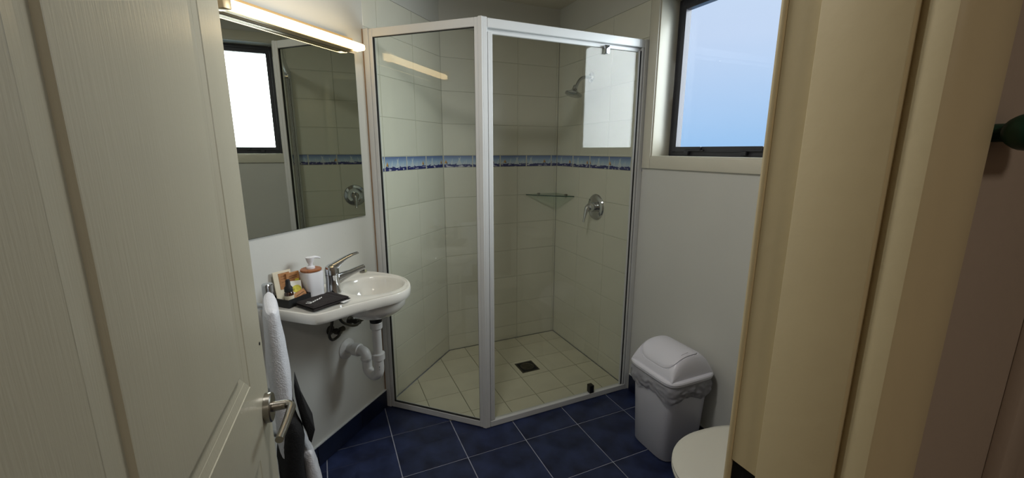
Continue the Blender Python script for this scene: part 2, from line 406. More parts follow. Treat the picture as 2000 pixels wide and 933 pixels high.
# side wall hidden behind the open door, doorway wall
struct(boxobj('wall_side', (-.88, -.78, .19, 1.35, 0, CH), M['wall']))
bm = bmesh.new()
box(bm, .50, RX, .19, FY0, 0, CH); box(bm, -.78, -.235, .19, FY0, 0, CH); box(bm, -.235, .50, .19, FY0, 2.03, CH)
struct(meshobj('wall_doorway', bm, M['hallwall']))
# hall shell around the camera
bm = bmesh.new()
box(bm, -1.3, -.9, -1.6, .19, 0, 2.4); box(bm, 1.4, 1.5, -1.6, .19, 0, 2.4); box(bm, -1.3, 1.5, -1.7, -1.6, 0, 2.4)
struct(meshobj('wall_hall', bm, M['hallwall']))
bm = bmesh.new(); box(bm, .50, 1.45, .178, .19, 0, 2.4); struct(meshobj('wall_hall_lining', bm, M['hallwall']))
bm = bmesh.new(); box(bm, -1.3, 1.5, -1.7, .19, 2.4, 2.5); struct(meshobj('ceiling_hall', bm, M['ceil']))
bm = bmesh.new(); box(bm, -1.3, 1.5, -1.7, .19, -.1, 0); struct(meshobj('floor_hall', bm, mat('hall_carpet', (110, 96, 82), .95, var=.3, scale=60, bump=.6, bscale=200)))

# ---- skirting tiles
def skirting(name, origin, rz, length, seams, h=.105):
    bm = bmesh.new(); box(bm, 0, length, -.004, .0, 0, h-.006)
    base = struct(meshobj(name, bm, M['grout_b'], loc=(origin[0], origin[1], 0), rz=rz))
    ed = [0]+[s for s in seams if 0 < s < length]+[length]
    for a, b in zip(ed, ed[1:]):
        boxobj('skirting_tile', (a+.002, b-.002, -.010, -.003, .002, h-.004), M['blues'], base, .0012, 1)
    boxobj('trim_edge', (0, length, -.0105, 0, h-.0035, h+.001), M['alu'], base)
    return base
p = W(.0, 0); skirting('baseboard_left', (p.x, p.y), RZL, 1.725, [.35, .645, .94, 1.232, 1.521])
skirting('baseboard_right', (RX, RS-.01), -pi/2, RS-.01-FY0, [.27, .57, .87, 1.17])

# ------------------------------------------------------------------ window
wn = thing('window_1', 'x', 'x'); del wn['label']; del wn['category']; wn['kind'] = 'structure'
wn.location = (RX, (WY0+WY1)/2, WZ0)
def wp(name, dims, mt, bv=.002, par=None):
    x0, x1, y0, y1, z0, z1 = dims; L = wn.location
    return boxobj(name, (x0-L.x, x1-L.x, y0-L.y, y1-L.y, z0-L.z, z1-L.z), mt, par or wn, bv, 2)
cw = .058
wp('window_casing', (RX-.012, RX+.002, WY1, WY1+cw, WZ0-cw, WZ1+cw), M['trim'])
wp('window_casing', (RX-.012, RX+.002, WY0-cw, WY0, WZ0-cw, WZ1+cw), M['trim'])
wp('window_casing', (RX-.0115, RX+.002, WY0, WY1, WZ0-cw, WZ0), M['trim'])
wp('window_casing', (RX-.0115, RX+.002, WY0, WY1, WZ1, WZ1+cw), M['trim'])
wp('window_reveal', (RX-.004, RX+.115, WY1-.006, WY1, WZ0, WZ1), M['trim'], .001)
wp('window_reveal', (RX-.004, RX+.115, WY0, WY0+.006, WZ0, WZ1), M['trim'], .001)
wp('window_reveal', (RX-.004, RX+.115, WY0+.006, WY1-.006, WZ0, WZ0+.006), M['trim'], .001)
wp('window_reveal', (RX-.004, RX+.115, WY0+.006, WY1-.006, WZ1-.006, WZ1), M['trim'], .001)
def rect_frame(x0, x1, y0, y1, z0, z1, w):
    L = wn.location; bm = bmesh.new()
    for d in ((y0, y0+w, z0, z1), (y1-w, y1, z0, z1), (y0+w, y1-w, z0, z0+w), (y0+w, y1-w, z1-w, z1)):
        b2 = bmesh.new(); box(b2, x0-L.x, x1-L.x, d[0]-L.y, d[1]-L.y, d[2]-L.z, d[3]-L.z); bevel(b2, .0015, 1)
        me = bpy.data.meshes.new('t'); b2.to_mesh(me); b2.free(); bm.from_mesh(me); bpy.data.meshes.remove(me)
    return bm
fx = RX+.108
fr = meshobj('window_frame', rect_frame(fx, fx+.045, WY0+.006, WY1-.006, WZ0+.006, WZ1-.006, .024), M['winframe'], wn)
sh = meshobj('window_sash', rect_frame(fx-.006, fx+.03, WY0+.031, WY1-.031, WZ0+.026, WZ1-.031, .026), M['winframe'], wn)
wp('window_pane', (fx+.008, fx+.012, WY0+.055, WY1-.055, WZ0+.05, WZ1-.055), M['wglass'], 0)
for yy in (WY1-.14, WY1-.46):
    L = wn.location; bm = bmesh.new()
    box(bm, fx-.020-L.x, fx-.006-L.x, yy-.012-L.y, yy+.012-L.y, .012, .030); box(bm, fx-.014-L.x, fx-.006-L.x, yy-.10-L.y, yy+.012-L.y, .030, .037)
    box(bm, fx-.018-L.x, fx-.006-L.x, yy-.085-L.y, yy-.078-L.y, .034, .052)
    bevel(bm, .0015, 1); meshobj('window_stay', bm, M['winframe'], wn)

# ------------------------------------------------------------------ shower screen
ss = thing('shower_screen', 'white framed glass shower enclosure with fixed panel and pivot door', 'shower screen', (POST[0], POST[1], 0))
ssx, ssy = POST
def seg_box(name, p, q, a, b, o0, o1, z0, z1, mt, parent=ss, bv=.002):
    """box along p->q from distance a to b, offset o0..o1 to the left of the direction"""
    d = Vector((q[0]-p[0], q[1]-p[1])); rz = math.atan2(d.y, d.x)
    o = boxobj(name, (a, b, o0, o1, z0, z1), mt, None, bv, 1); o.location = (p[0]-ssx, p[1]-ssy, 0); o.rotation_euler = (0, 0, rz); o.parent = parent
    return o
FT = 1.949
RJ = (RX, 1.8065)
L1 = (Vector(LJ)-Vector(POST)).length; L2 = (Vector(RJ)-Vector(POST)).length
# panel 1 : POST -> LJ, inside of the shower is on the right-hand side => negative offset
seg_box('wall_channel', POST, LJ, L1-.026, L1+.004, -.032, .002, 0, FT+.002, M['alu'])
boxobj('silicone_bead', (-.003, .003, -.004, 0, 0, FT), mat('aged_silicone', (150, 124, 96), .6, var=.2, scale=12), ss, .001, 1, loc=(W(1.7245, 0).x-ssx, W(1.7245, 0).y-ssy, 0), rz=RZL)
seg_box('panel_stile', POST, LJ, L1-.047, L1-.027, -.026, 0, .003, FT, M['alu'])
seg_box('panel_stile', POST, LJ, .020, .036, -.026, 0, .003, FT, M['alu'])
seg_box('top_rail', POST, LJ, .036, L1-.047, -.026, -.001, FT-.037, FT, M['alu'])
seg_box('bottom_rail', POST, LJ, .036, L1-.047, -.026, -.001, .003, .036, M['alu'])
seg_box('glass_seal', POST, LJ, .0355, .038, -.016, -.004, .036, FT-.037, M['rubber'], bv=0)
seg_box('glass_seal', POST, LJ, L1-.0495, L1-.047, -.016, -.003, .036, FT-.037, M['rubber'], bv=0)
seg_box('glass_seal', POST, LJ, .038, L1-.0495, -.016, -.003, FT-.039, FT-.037, M['rubber'], bv=0)
seg_box('glass_seal', POST, LJ, .038, L1-.0495, -.016, -.003, .036, .038, M['rubber'], bv=0)
seg_box('fixed_glass', POST, LJ, .036, L1-.047, -.013, -.008, .036, FT-.037, M['glass'], bv=0)
# corner post (two faces with a recessed joint)
seg_box('corner_post', POST, LJ, -.002, .020, -.030, .001, 0, FT+.003, M['alu'], bv=.003)
d2 = (Vector(RJ)-Vector(POST)).normalized()
seg_box('corner_post', POST, RJ, .003, .026, .001, .034, 0, FT+.002, M['alu'], bv=.003)
seg_box('corner_joint', POST, RJ, -.002, .005, .003, .03, .004, FT-.002, M['rubber'], bv=0)
# panel 2 : POST -> RJ, inside on the left => positive offset
seg_box('top_rail', POST, RJ, .026, L2-.030, .001, .030, FT-.040, FT-.002, M['alu'])
seg_box('top_rail_stop', POST, RJ, .026, L2-.030, .018, .030, FT-.060, FT-.040, M['alu'])
seg_box('bottom_rail', POST, RJ, .026, L2-.020, 0, .030, .002, .034, M['alu'])
seg_box('wall_channel', POST, RJ, L2-.030, L2, 0, .034, 0, FT, M['alu'])
seg_box('door_jamb', POST, RJ, L2-.046, L2-.034, .002, .030, .034, FT-.040, M['alu'])
door = seg_box('shower_door', POST, RJ, .046, L2-.058, .012, .017, .040, FT-.064, M['glass'], bv=0)
door['label'] = 'clear pivot door glass'
for nm, a, b, o0, o1, mt in (('door_stile', .028, .037, .002, .022, 'alu'), ('door_stile', .038, .050, .004, .022, 'alu'), ('door_seal', L2-.060, L2-.053, .008, .019, 'alu'), ('door_seal', L2-.052, L2-.047, .006, .022, 'rubber')):
    o = boxobj(nm, (a, b, o0, o1, .038, FT-.056), M[mt], door, .001 if mt == 'alu' else 0, 1)
for z0, z1, mt, nm in ((FT-.088, FT-.050, 'chrome', 'top_pivot_block'), (.036, .082, 'blackpvc', 'bottom_pivot_block')):
    a = 1.317-POST[0]
    boxobj(nm, (a-.014, a+.014, -.001, .030, z0, z1), M[mt], door, .002, 2)

# ------------------------------------------------------------------ shower fittings
dr = thing('floor_drain', 'square metal floor grate set in the pale shower tiles', 'drain', (1.137, 2.280, .0035))
boxobj('grate_frame', (-.062, .062, -.064, .064, -.003, .0008), M['steel'], dr, .0006, 1)
boxobj('grate_recess', (-.052, .052, -.054, .054, .0008, .0012), M['black'], dr)
bm = bmesh.new(); lathe(bm, [(.044, .0012), (.046, .003), (.040, .0035), (.038, .0015)], 28); 
for k in range(-3, 4):
    w = math.sqrt(max(.0, .040**2-(k*.011)**2)); box(bm, k*.011-.003, k*.011+.003, -w, w, .001, .003)
normals(bm); meshobj('grate', bm, M['steel'], dr)

sf = thing('corner_shelf', 'small curved glass corner shelf inside the shower', 'shelf', (RX, BY, 1.086))
def arc_shelf(R, z0, z1, inset=0):
    n = 24; bm = bmesh.new(); pts = [(-.002, -.002)]
    P0, P1, P2 = Vector((-R, -.001)), Vector((-R*.62, -R*.62)), Vector((-.001, -R))
    for i in range(n+1):
        t = i/n; q = P0*(1-t)**2+P1*2*t*(1-t)+P2*t*t; q *= (1-inset); pts.append((q.x, q.y))
    prism(bm, pts, z0, z1); normals(bm); return bm
meshobj('shelf_plate', arc_shelf(.249, 0, .006), M['shelftop'], sf)
bm = bmesh.new(); n = 24; R = .25
P0, P1, P2 = Vector((-R, -.001, 0)), Vector((-R*.62, -R*.62, 0)), Vector((-.001, -R, 0)); ring = []
for i in range(n+1):
    t = i/n; q = P0*(1-t)**2+P1*2*t*(1-t)+P2*t*t; q2 = q*.985
    ring.append([(q.x, q.y, -.0005), (q.x, q.y, .0065), (q2.x, q2.y, .0065), (q2.x, q2.y, -.0005)])
loft(bm, ring); normals(bm); meshobj('shelf_edge', bm, M['shelfglass'], sf)
for q in ((-.15, -.009), (-.009, -.15)):
    bm = bmesh.new(); lathe(bm, [(.006, -.010), (.011, -.008), (.011, .010), (.006, .012)], 16); meshobj('shelf_clip', bm, M['satin'], sf, True, loc=(q[0], q[1], 0))

mixr = thing('shower_mixer', 'round chrome shower mixer with lever on the tiled wall', 'tap', (RX, 2.210, 1.048))
bm = bmesh.new(); lathe(bm, [(.083, 0), (.083, .003), (.078, .009), (.060, .013), (.055, .011), (.034, .012), (.0, .012)], 40, '-x'); meshobj('face_plate', bm, M['chrome'], mixr, 25)
bm = bmesh.new(); lathe(bm, [(.030, .008), (.029, .040), (.027, .055), (.020, .062), (0, .063)], 28, '-x', (0, 0, .0)); meshobj('body', bm, M['chrome'], mixr, 30)
bm = bmesh.new(); tube(bm, [(-.045, 0, .012), (-.066, 0, -.004), (-.078, 0, -.035), (-.086, 0, -.068), (-.092, 0, -.092)], [.019, .019, .014, .010, .009], 14, 6, [(1, 1), (.9, 1), (.7, 1), (.55, 1), (.5, 1)]); meshobj('lever', bm, M['chrome'], mixr, 50)

shd = thing('wall_shower', 'chrome shower head on a bent arm high on the tiled wall', 'shower head', (RX, 2.317, 1.842))
bm = bmesh.new(); lathe(bm, [(.030, 0), (.030, .003), (.022, .010), (.012, .013)], 28, '-x'); meshobj('wall_flange', bm, M['chrome'], shd, 30)
bm = bmesh.new(); tube(bm, [(-.004, 0, 0), (-.045, 0, 0), (-.076, 0, -.012), (-.096, 0, -.036), (-.110, 0, -.062)], .0095, 14); meshobj('arm', bm, M['chrome'], shd, 60)
bm = bmesh.new(); lathe(bm, [(.012, .030), (.015, .022), (.015, .008), (.020, 0), (.040, -.014), (.052, -.019), (.053, -.028), (.047, -.031), (0, -.031)], 32)
bmesh.ops.rotate(bm, verts=bm.verts, cent=(0, 0, 0), matrix=Matrix.Rotation(math.radians(16), 3, 'Y'))
meshobj('spray_head', bm, M['chrome'], shd, 30, loc=(-.120, 0, -.082))

# ------------------------------------------------------------------ mirror + lamp
mi = thing('wall_mirror', 'frameless rectangular mirror on the wall above the basin', 'mirror', W(.98, 0, 1.087), RZL)
boxobj('mirror_glass', (0, .677, -.006, -.0005, 0, .739), M['mirror'], mi)
boxobj('mirror_edge_strip', (0, .6775, -.0055, -.0004, -.0015, .7405), M['mirroredge'], mi)
lp = thing('mirror_light', 'lit warm linear lamp mounted over the mirror', 'lamp', W(1.0, 0, 1.832), RZL)
boxobj('lamp_body', (0, .625, -.030, -.001, -.004, .050), M['lampbody'], lp, .002)
boxobj('end_cap', (0, .028, -.078, -.030, -.006, .050), M['lampbody'], lp, .002)
bm = bmesh.new()
prof = [(-.034, -.001), (-.074, .001), (-.078, .006), (-.078, .020), (-.070, .027), (-.034, .032)]
loft(bm, [[(x, a, b) for a, b in prof] for x in (.029, .645)]); bevel(bm, .001, 1); normals(bm)
meshobj('lamp_diffuser', bm, M['diff'], lp, 30)
boxobj('lamp_underside', (.029, .60, -.052, -.030, -.004, -.0015), M['lampbody'], lp, 0)

# ------------------------------------------------------------------ wash basin
ZB = .82
bs = thing('wash_basin', 'small white wall hung basin with round bowl and side ledge', 'sink', W(1.44, 0, ZB), RZL)
out = smoothpath([(1.064, .205, 0), (1.068, .232, 0), (1.082, .254, 0), (1.115, .268, 0), (1.166, .287, 0), (1.221, .311, 0), (1.296, .348, 0), (1.345, .374, 0), (1.40, .389, 0), (1.455, .382, 0), (1.51, .350, 0), (1.562, .295, 0), (1.592, .235, 0), (1.604, .17, 0), (1.606, .10, 0), (1.598, .04, 0), (1.58, .001, 0)], 5)
outline = [(1.055, .001)]+[(p.x, p.y) for p in out]
BC = (1.440, .205)
def ray_out(t):
    dx, dy = math.cos(t), math.sin(t); best = 9
    for i in range(len(outline)):
        a, b = outline[i], outline[(i+1) % len(outline)]
        ex, ey = b[0]-a[0], b[1]-a[1]; den = dx*ey-dy*ex
        if abs(den) < 1e-9: continue
        u = ((a[0]-BC[0])*ey-(a[1]-BC[1])*ex)/den; v = ((a[0]-BC[0])*dy-(a[1]-BC[1])*dx)/den
        if u > 0 and -1e-6 <= v <= 1+1e-6: best = min(best, u)
    return best
angs = sorted([2*pi*i/112 for i in range(112)]+[math.atan2(a[1]-BC[1], a[0]-BC[0]) % (2*pi) for a in (outline[0], outline[-1], outline[8])])
RO = [ray_out(t) for t in angs]
def ring(f, z): return [((BC[0]-1.44)+math.cos(t)*f(R), -(BC[1]+math.sin(t)*f(R)), z) for t, R in zip(angs, RO)]
rings = [ring(lambda R, r=r: r, z) for r, z in ((.018, -.118), (.05, -.116), (.085, -.104), (.108, -.078), (.120, -.045), (.126, -.018), (.129, -.006), (.133, -.0015), (.138, .0))]
rings += [ring(lambda R: R*.4+.138*.6, -.001), ring(lambda R: max(.14, R-.018), -.0005), ring(lambda R: max(.141, R-.009), .003), ring(lambda R: R-.003, .002), ring(lambda R: R, -.004),
          ring(lambda R: R, -.026), ring(lambda R: R-.004, -.036), ring(lambda R: max(R-.010, .12), -.039), ring(lambda R: max(R-.014, .12), -.036), ring(lambda R: min(R-.024, .142), -.034), ring(lambda R: min(R-.025, .141), -.062),
          ring(lambda R: min(R-.03, .138), -.085), ring(lambda R: .115, -.112), ring(lambda R: .085, -.132), ring(lambda R: .045, -.145), ring(lambda R: .024, -.150)]
bm = bmesh.new(); loft(bm, rings, cap0=True, cap1=True); normals(bm); 
for v in bm.verts: v.co.y = min(v.co.y, -.0008)
meshobj('basin_body', bm, M['ceramic'], bs, 40)
bm = bmesh.new(); lathe(bm, [(0, -.114), (.021, -.1145), (.023, -.1165)], 24); meshobj('waste_ring', bm, M['chrome'], bs, 40, loc=(0, -.205, 0))
bm = bmesh.new(); lathe(bm, [(0, -.110), (.009, -.1105), (.010, -.1125), (0, -.1130)], 16); meshobj('overflow_plug', bm, M['chrome'], bs, 40, loc=(0, -.205, 0))

pg = thing('basin_plug', 'small pale rubber plug on the back rim of the basin', 'plug', W(1.583, .030, ZB+.0025), RZL)
bm = bmesh.new(); lathe(bm, [(.016, 0), (.018, .003), (.016, .007), (.005, .008), (0, .008)], 20); meshobj('plug_disc', bm, M['soap'], pg, 30)
bm = bmesh.new(); lathe(bm, [(.003, .008), (.004, .012), (0, .015)], 12); meshobj('plug_knob', bm, M['black'], pg, 30)

tp = thing('basin_tap', 'chrome single lever mixer tap on the basin ledge', 'tap', W(1.297, .118, ZB+.001), RZL)
bm = bmesh.new(); lathe(bm, [(.031, 0), (.031, .004), (.028, .010), (.0265, .060), (.028, .078), (.0, .079)], 32); meshobj('tap_body', bm, M['chrome'], tp, 35)
bm = bmesh.new(); tube(bm, [(.0, 0, .044), (.035, -.012, .056), (.075, -.028, .067), (.112, -.043, .076), (.132, -.051, .080)], [.024, .022, .0175, .0155, .0150], 16, 6, [(1.1, .9), (1, .9), (.8, 1), (.8, 1), (.8, 1)]); meshobj('spout', bm, M['chrome'], tp, 50)
bm = bmesh.new(); lathe(bm, [(.0105, -.010), (.0115, 0), (.0, .002)], 16); meshobj('aerator', bm, M['satin'], tp, 40, loc=(.124, -.048, .066))
bm = bmesh.new(); lathe(bm, [(.0275, .0795), (.028, .098), (.024, .112), (.012, .120), (0, .121)], 28); meshobj('lever_cap', bm, M['chrome'], tp, 40)
bm = bmesh.new(); tube(bm, [(-.004, 0, .100), (.022, -.008, .116), (.055, -.020, .134), (.085, -.032, .144), (.110, -.042, .148)], [.024, .020, .014, .012, .010], 14, 6, [(.9, 1), (.7, 1.1), (.5, 1.2), (.45, 1.2), (.45, 1.1)]); meshobj('lever', bm, M['chrome'], tp, 50)

# waste trap
wt = thing('basin_trap', 'white plastic waste trap with collar joints under the basin', 'pipe', W(1.44, 0, .456), RZL)
def lt(s, d, z): return (s-1.44, -d, z-.456)
bm = bmesh.new(); lathe(bm, [(.026, .646), (.027, .652), (.027, .674), (.02, .676)], 24, 'z', (0, -.205, -.456)); meshobj('waste_nut', bm, M['blackpvc'], wt, 30, )
bm = bmesh.new(); lathe(bm, [(.024, .614), (.027, .618), (.027, .642), (.024, .647)], 24, 'z', (0, -.205, -.456)); meshobj('trap_collar', bm, M['pvc'], wt, 30)
bm = bmesh.new(); lathe(bm, [(.024, .462), (.0295, .466), (.0295, .494), (.024, .497)], 24, 'z', (0, -.205, -.456)); meshobj('trap_collar', bm, M['pvc'], wt, 30)
bm = bmesh.new(); tube(bm, [lt(1.44, .205, .63), lt(1.44, .205, .55), lt(1.44, .205, .49)], .020, 20, 3); meshobj('tail_pipe', bm, M['pvc'], wt, 60)
bm = bmesh.new(); tube(bm, [lt(1.44, .205, .475), lt(1.44, .205, .42), lt(1.440, .198, .392), lt(1.446, .165, .372), lt(1.452, .132, .392), lt(1.455, .125, .42), lt(1.456, .124, .445), lt(1.458, .115, .470), lt(1.462, .092, .476), lt(1.465, .06, .474)], .0225, 20, 5); meshobj('trap_bend', bm, M['pvc'], wt, 60)
bm = bmesh.new(); lathe(bm, [(.024, .438), (.027, .441), (.027, .449), (.024, .451)], 24, 'z', (.0155, -.1245, -.456)); normals(bm); meshobj('bend_ring', bm, M['pvc'], wt, 30)
bm = bmesh.new(); lathe(bm, [(.024, .046), (.030, .049), (.030, .078), (.024, .082)], 24, '-y', (.025, 0, .018)); lathe(bm, [(.020, 0), (.020, .05)], 20, '-y', (.025, 0, .018)); normals(bm); meshobj('wall_elbow', bm, M['pvc'], wt, 30)
bm = bmesh.new(); lathe(bm, [(.050, .0005), (.050, .005), (.044, .008), (.030, .016), (.020, .014)], 32, '-y', (.025, 0, .012)); normals(bm); meshobj('wall_flange', bm, M['pvc'], wt, 30)

bm = bmesh.new(); tube(bm, [Vector(lt(1.4225+a, .222-a, .428+b)) for a, b in ((.006, .012), (-.001, .009), (.001, .003), (.006, -.001), (.001, -.006), (-.003, -.004))], .0009, 6, 3); meshobj('moulded_mark', bm, M['black'], wt)
def valve(s, z, bend, label):
    t = thing('supply_valve', label, 'valve', W(s, 0, z), RZL, 'water supply valves under the basin')
    bm = bmesh.new(); lathe(bm, [(.022, .0005), (.022, .004), (.012, .008), (.010, .03), (.014, .032), (.014, .052), (.009, .054), (.009, .062)], 20, '-y'); normals(bm); meshobj('valve_body', bm, M['shaded_chrome'], t, 35)
    bm = bmesh.new(); lathe(bm, [(.008, 0), (.012, .004), (.012, .026), (.008, .030)], 16, 'x', (.012, -.042, 0)); normals(bm); meshobj('valve_handle', bm, M['shaded_chrome'], t, 35)
    bm = bmesh.new(); tube(bm, [Vector(b) for b in bend], .0062, 10); meshobj('supply_hose', bm, M['shaded_chrome'], t, 60)
valve(1.375, .600, [(0, -.058, 0), (-.03, -.075, -.004), (-.075, -.085, .0), (-.095, -.09, .03), (-.085, -.10, .08), (-.080, -.11, .165)], 'chrome supply valve, its colour darkened for shade, with looped hose under the basin, the lower left one')
valve(1.500, .598, [(0, -.058, 0), (-.04, -.075, .004), (-.10, -.09, .03), (-.16, -.10, .08), (-.19, -.112, .17)], 'chrome supply valve in a shade-darkened colour near the waste trap, the right one')

# ------------------------------------------------------------------ soap dispenser and toiletries
dp = thing('soap_dispenser', 'white pump soap dispenser with bamboo lid on the basin', 'soap dispenser', W(1.235, .072, ZB+.001), RZL-.25)
bm = bmesh.new(); loft(bm, [srect(0, 0, z, a, a, 5, 40) for z, a in ((0, .033), (.003, .0345), (.100, .037), (.104, .036))]); meshobj('bottle', bm, M['dispenser'], dp, 50)
bm = bmesh.new(); lathe(bm, [(.037, .1045), (.0395, .107), (.0395, .112), (.037, .114), (0, .114)], 36); meshobj('lid', bm, M['bamboo'], dp, 30)
pm = bmesh.new(); lathe(pm, [(.016, .1142), (.016, .122), (.010, .124), (.008, .132), (.014, .146), (.0165, .160), (.0, .161)], 24); pump = meshobj('pump', pm, M['dispenser'], dp, 40)
bm = bmesh.new(); tube(bm, [(0, 0, .155), (.02, .003, .156), (.036, .005, .152), (.046, .007, .147)], [.007, .006, .0045, .0035], 10); meshobj('nozzle', bm, M['dispenser'], pump, 50)

ty = thing('toiletries_tray', 'small black tray of toiletries at the wall end of the basin', 'tray', W(1.143, .054, ZB+.001), RZL)
bm = bmesh.new(); box(bm, -.052, .052, -.048, .048, 0, .004)
for d in ((-.052, -.048, -.048, .048), (.048, .052, -.048, .048), (-.048, .048, -.048, -.044), (-.048, .048, .044, .048)): box(bm, d[0], d[1], d[2], d[3], .004, .030)
meshobj('tray_shell', bm, M['black'], ty)
def card(name, label, s, d, z, w, h, th, rz, tilt, mt, decals, group=None, roll=0):
    t = thing(name, label, 'packet', W(s, d, z), RZL+rz)
    if group: t['group'] = group
    Mx = Matrix.Rotation(roll, 3, 'Y') @ Matrix.Rotation(tilt, 3, 'X')
    def put(nm, x0, x1, y0, y1, z0, z1, m_, bv=.0008):
        bm = bmesh.new(); box(bm, x0, x1, y0, y1, z0, z1); bevel(bm, bv, 1)
        bmesh.ops.rotate(bm, verts=bm.verts, cent=(0, 0, 0), matrix=Mx); return meshobj(nm, bm, m_, t)
    put('packet_body', -w/2, w/2, -th/2, th/2, 0, h, mt)
    for nm, x0, x1, z0, z1, m_ in decals: put(nm, x0*w, x1*w, -th/2-.0012, -th/2+.0003, z0*h, z1*h, m_, .0003)
    return t
zt = ZB+.0065
card('toiletry_packet', 'tall cream sachet with brown label leaning at the back of the tray', 1.140, .036, zt, .070, .118, .004, -.2, -.16, M['cream'], [('printed_label', -.22, .40, .40, .93, M['kraft']), ('text_line', -.12, .32, .80, .83, M['ink']), ('text_line', -.10, .28, .72, .745, M['ink']), ('text_line', -.12, .30, .62, .64, M['ink'])])
card('card_packet', 'brown card packet standing behind the white sachet', 1.178, .040, zt, .056, .104, .008, -.1, -.08, M['kraft'], [('text_line', -.3, .3, .86, .88, M['ink']), ('text_line', -.3, .3, .80, .815, M['ink']), ('green_mark', .1, .4, .58, .72, M['yellow'])])
card('tea_sachet', 'white sachet with yellow lemon print tilted in the tray', 1.160, .066, zt+.006, .048, .070, .004, -.35, -.35, M['wpaper'], [('leaf_print', -.34, -.08, .45, .56, mat('leaf_green', (84, 120, 60), .6))], roll=.1)
# round lemon print
t_ = [o for o in COL.objects if o.name.startswith('tea_sachet')][0]
bm = bmesh.new(); lathe(bm, [(.0, 0), (.015, 0), (.015, .0006), (0, .0006)], 24, '-y', (.004, -.0026, .038))
bmesh.ops.scale(bm, verts=bm.verts, vec=(1.15, 1, 1)); bmesh.ops.rotate(bm, verts=bm.verts, cent=(0, 0, 0), matrix=Matrix.Rotation(.1, 3, 'Y') @ Matrix.Rotation(-.35, 3, 'X')); normals(bm); meshobj('lemon_print', bm, M['yellow'], t_)
card('soap_box', 'brown patterned soap box lying at the front of the tray', 1.166, .084, zt+.004, .060, .032, .020, .15, -.5, M['kraft'], [('text_line', -.35, .35, .62, .70, M['ink']), ('text_line', -.3, .3, .34, .42, M['ink'])], roll=-.15)
bt = thing('dropper_bottle', 'tiny amber bottle with black cap in front of the tall sachet', 'bottle', W(1.117, .078, zt), RZL)
bm = bmesh.new(); lathe(bm, [(.0, 0), (.0155, .001), (.0165, .004), (.0165, .044), (.013, .050), (.006, .052)], 24); meshobj('bottle_body', bm, M['amber'], bt, 40)
bm = bmesh.new(); lathe(bm, [(.0145, .051), (.0145, .066), (.009, .073), (.008, .092), (.006, .097), (0, .097)], 20); meshobj('cap', bm, M['black'], bt, 40)
bm = bmesh.new(); lathe(bm, [(.0169, .012), (.0169, .036)], 24); meshobj('paper_label', bm, M['cream'], bt, 40)

# folded black face cloth with white lettering stroke
fc = thing('face_cloth', 'folded black face cloth with white script lying on the basin edge', 'cloth', W(1.180, .180, ZB+.004), RZL)
def soft_slab(name, cx, cy, z0, w, h, th, rz, mt, parent, amp=.0015, seed=0, fold=False):
    bm = bmesh.new(); nx, ny = 30, 22; rr = []
    def pt(u, v, top):
        x, y = (u-.5)*w, (v-.5)*h
        e = min(u, 1-u)*w, min(v, 1-v)*h; k = 1-math.exp(-min(e)/.004)
        z = z0+(th*(.5+.5*k) if top else th*.5*(1-k))
        nz = noise.noise(Vector((x*38+seed, y*38, seed)))*amp*(1 if top else .2)
        z += nz*k+(.0016*math.sin(x*240+y*30)*(1 if (fold and u > .72) else 0)*k if top else 0)
        x2 = x+noise.noise(Vector((y*30, seed, 3)))*.002; y2 = y+noise.noise(Vector((x*30, seed, 9)))*.002
        return (cx+x2*math.cos(rz)-y2*math.sin(rz), cy+x2*math.sin(rz)+y2*math.cos(rz), z)
    T = [[bm.verts.new(pt(i/nx, j/ny, True)) for j in range(ny+1)] for i in range(nx+1)]
    B = [[bm.verts.new(pt(i/nx, j/ny, False)) for j in range(ny+1)] for i in range(nx+1)]
    for i in range(nx):
        for j in range(ny):
            bm.faces.new((T[i][j], T[i+1][j], T[i+1][j+1], T[i][j+1])); bm.faces.new((B[i][j], B[i][j+1], B[i+1][j+1], B[i+1][j]))
    for i in range(nx): bm.faces.new((B[i][0], B[i+1][0], T[i+1][0], T[i][0])); bm.faces.new((T[i][ny], T[i+1][ny], B[i+1][ny], B[i][ny]))
    for j in range(ny): bm.faces.new((T[0][j], T[0][j+1], B[0][j+1], B[0][j])); bm.faces.new((B[nx][j], B[nx][j+1], T[nx][j+1], T[nx][j]))
    return meshobj(name, bm, mt, parent, 60)
soft_slab('cloth_fold', 0, 0, 0, .158, .118, .009, -.18, M['cloth'], fc, seed=1)
soft_slab('cloth_fold', -.002, .001, .0075, .152, .114, .010, -.20, M['cloth'], fc, seed=5, fold=True)
bm = bmesh.new()
lt_pts = [[(-.030, .010), (-.027, .001), (-.021, -.001), (-.018, .008), (-.019, .014)], [(-.019, .014), (-.015, .002), (-.010, -.001), (-.006, .004), (-.004, .001), (0, .0), (.004, .005), (.008, .001), (.012, .001), (.015, .005), (.020, .001), (.024, .001), (.028, .006), (.034, .003), (.040, .007)]]
for st in lt_pts: tube(bm, [(x*1.05-.036, y*1.5+.004, .0190) for x, y in st], .0014, 6, 3)
bmesh.ops.rotate(bm, verts=bm.verts, cent=(0, 0, 0), matrix=Matrix.Rotation(.05, 3, 'Z')); meshobj('script_lettering', bm, M['white'], fc)
boxobj('care_label', (.020, .052, -.078, -.058, .002, .0032), M['white'], fc, .0004, 1)

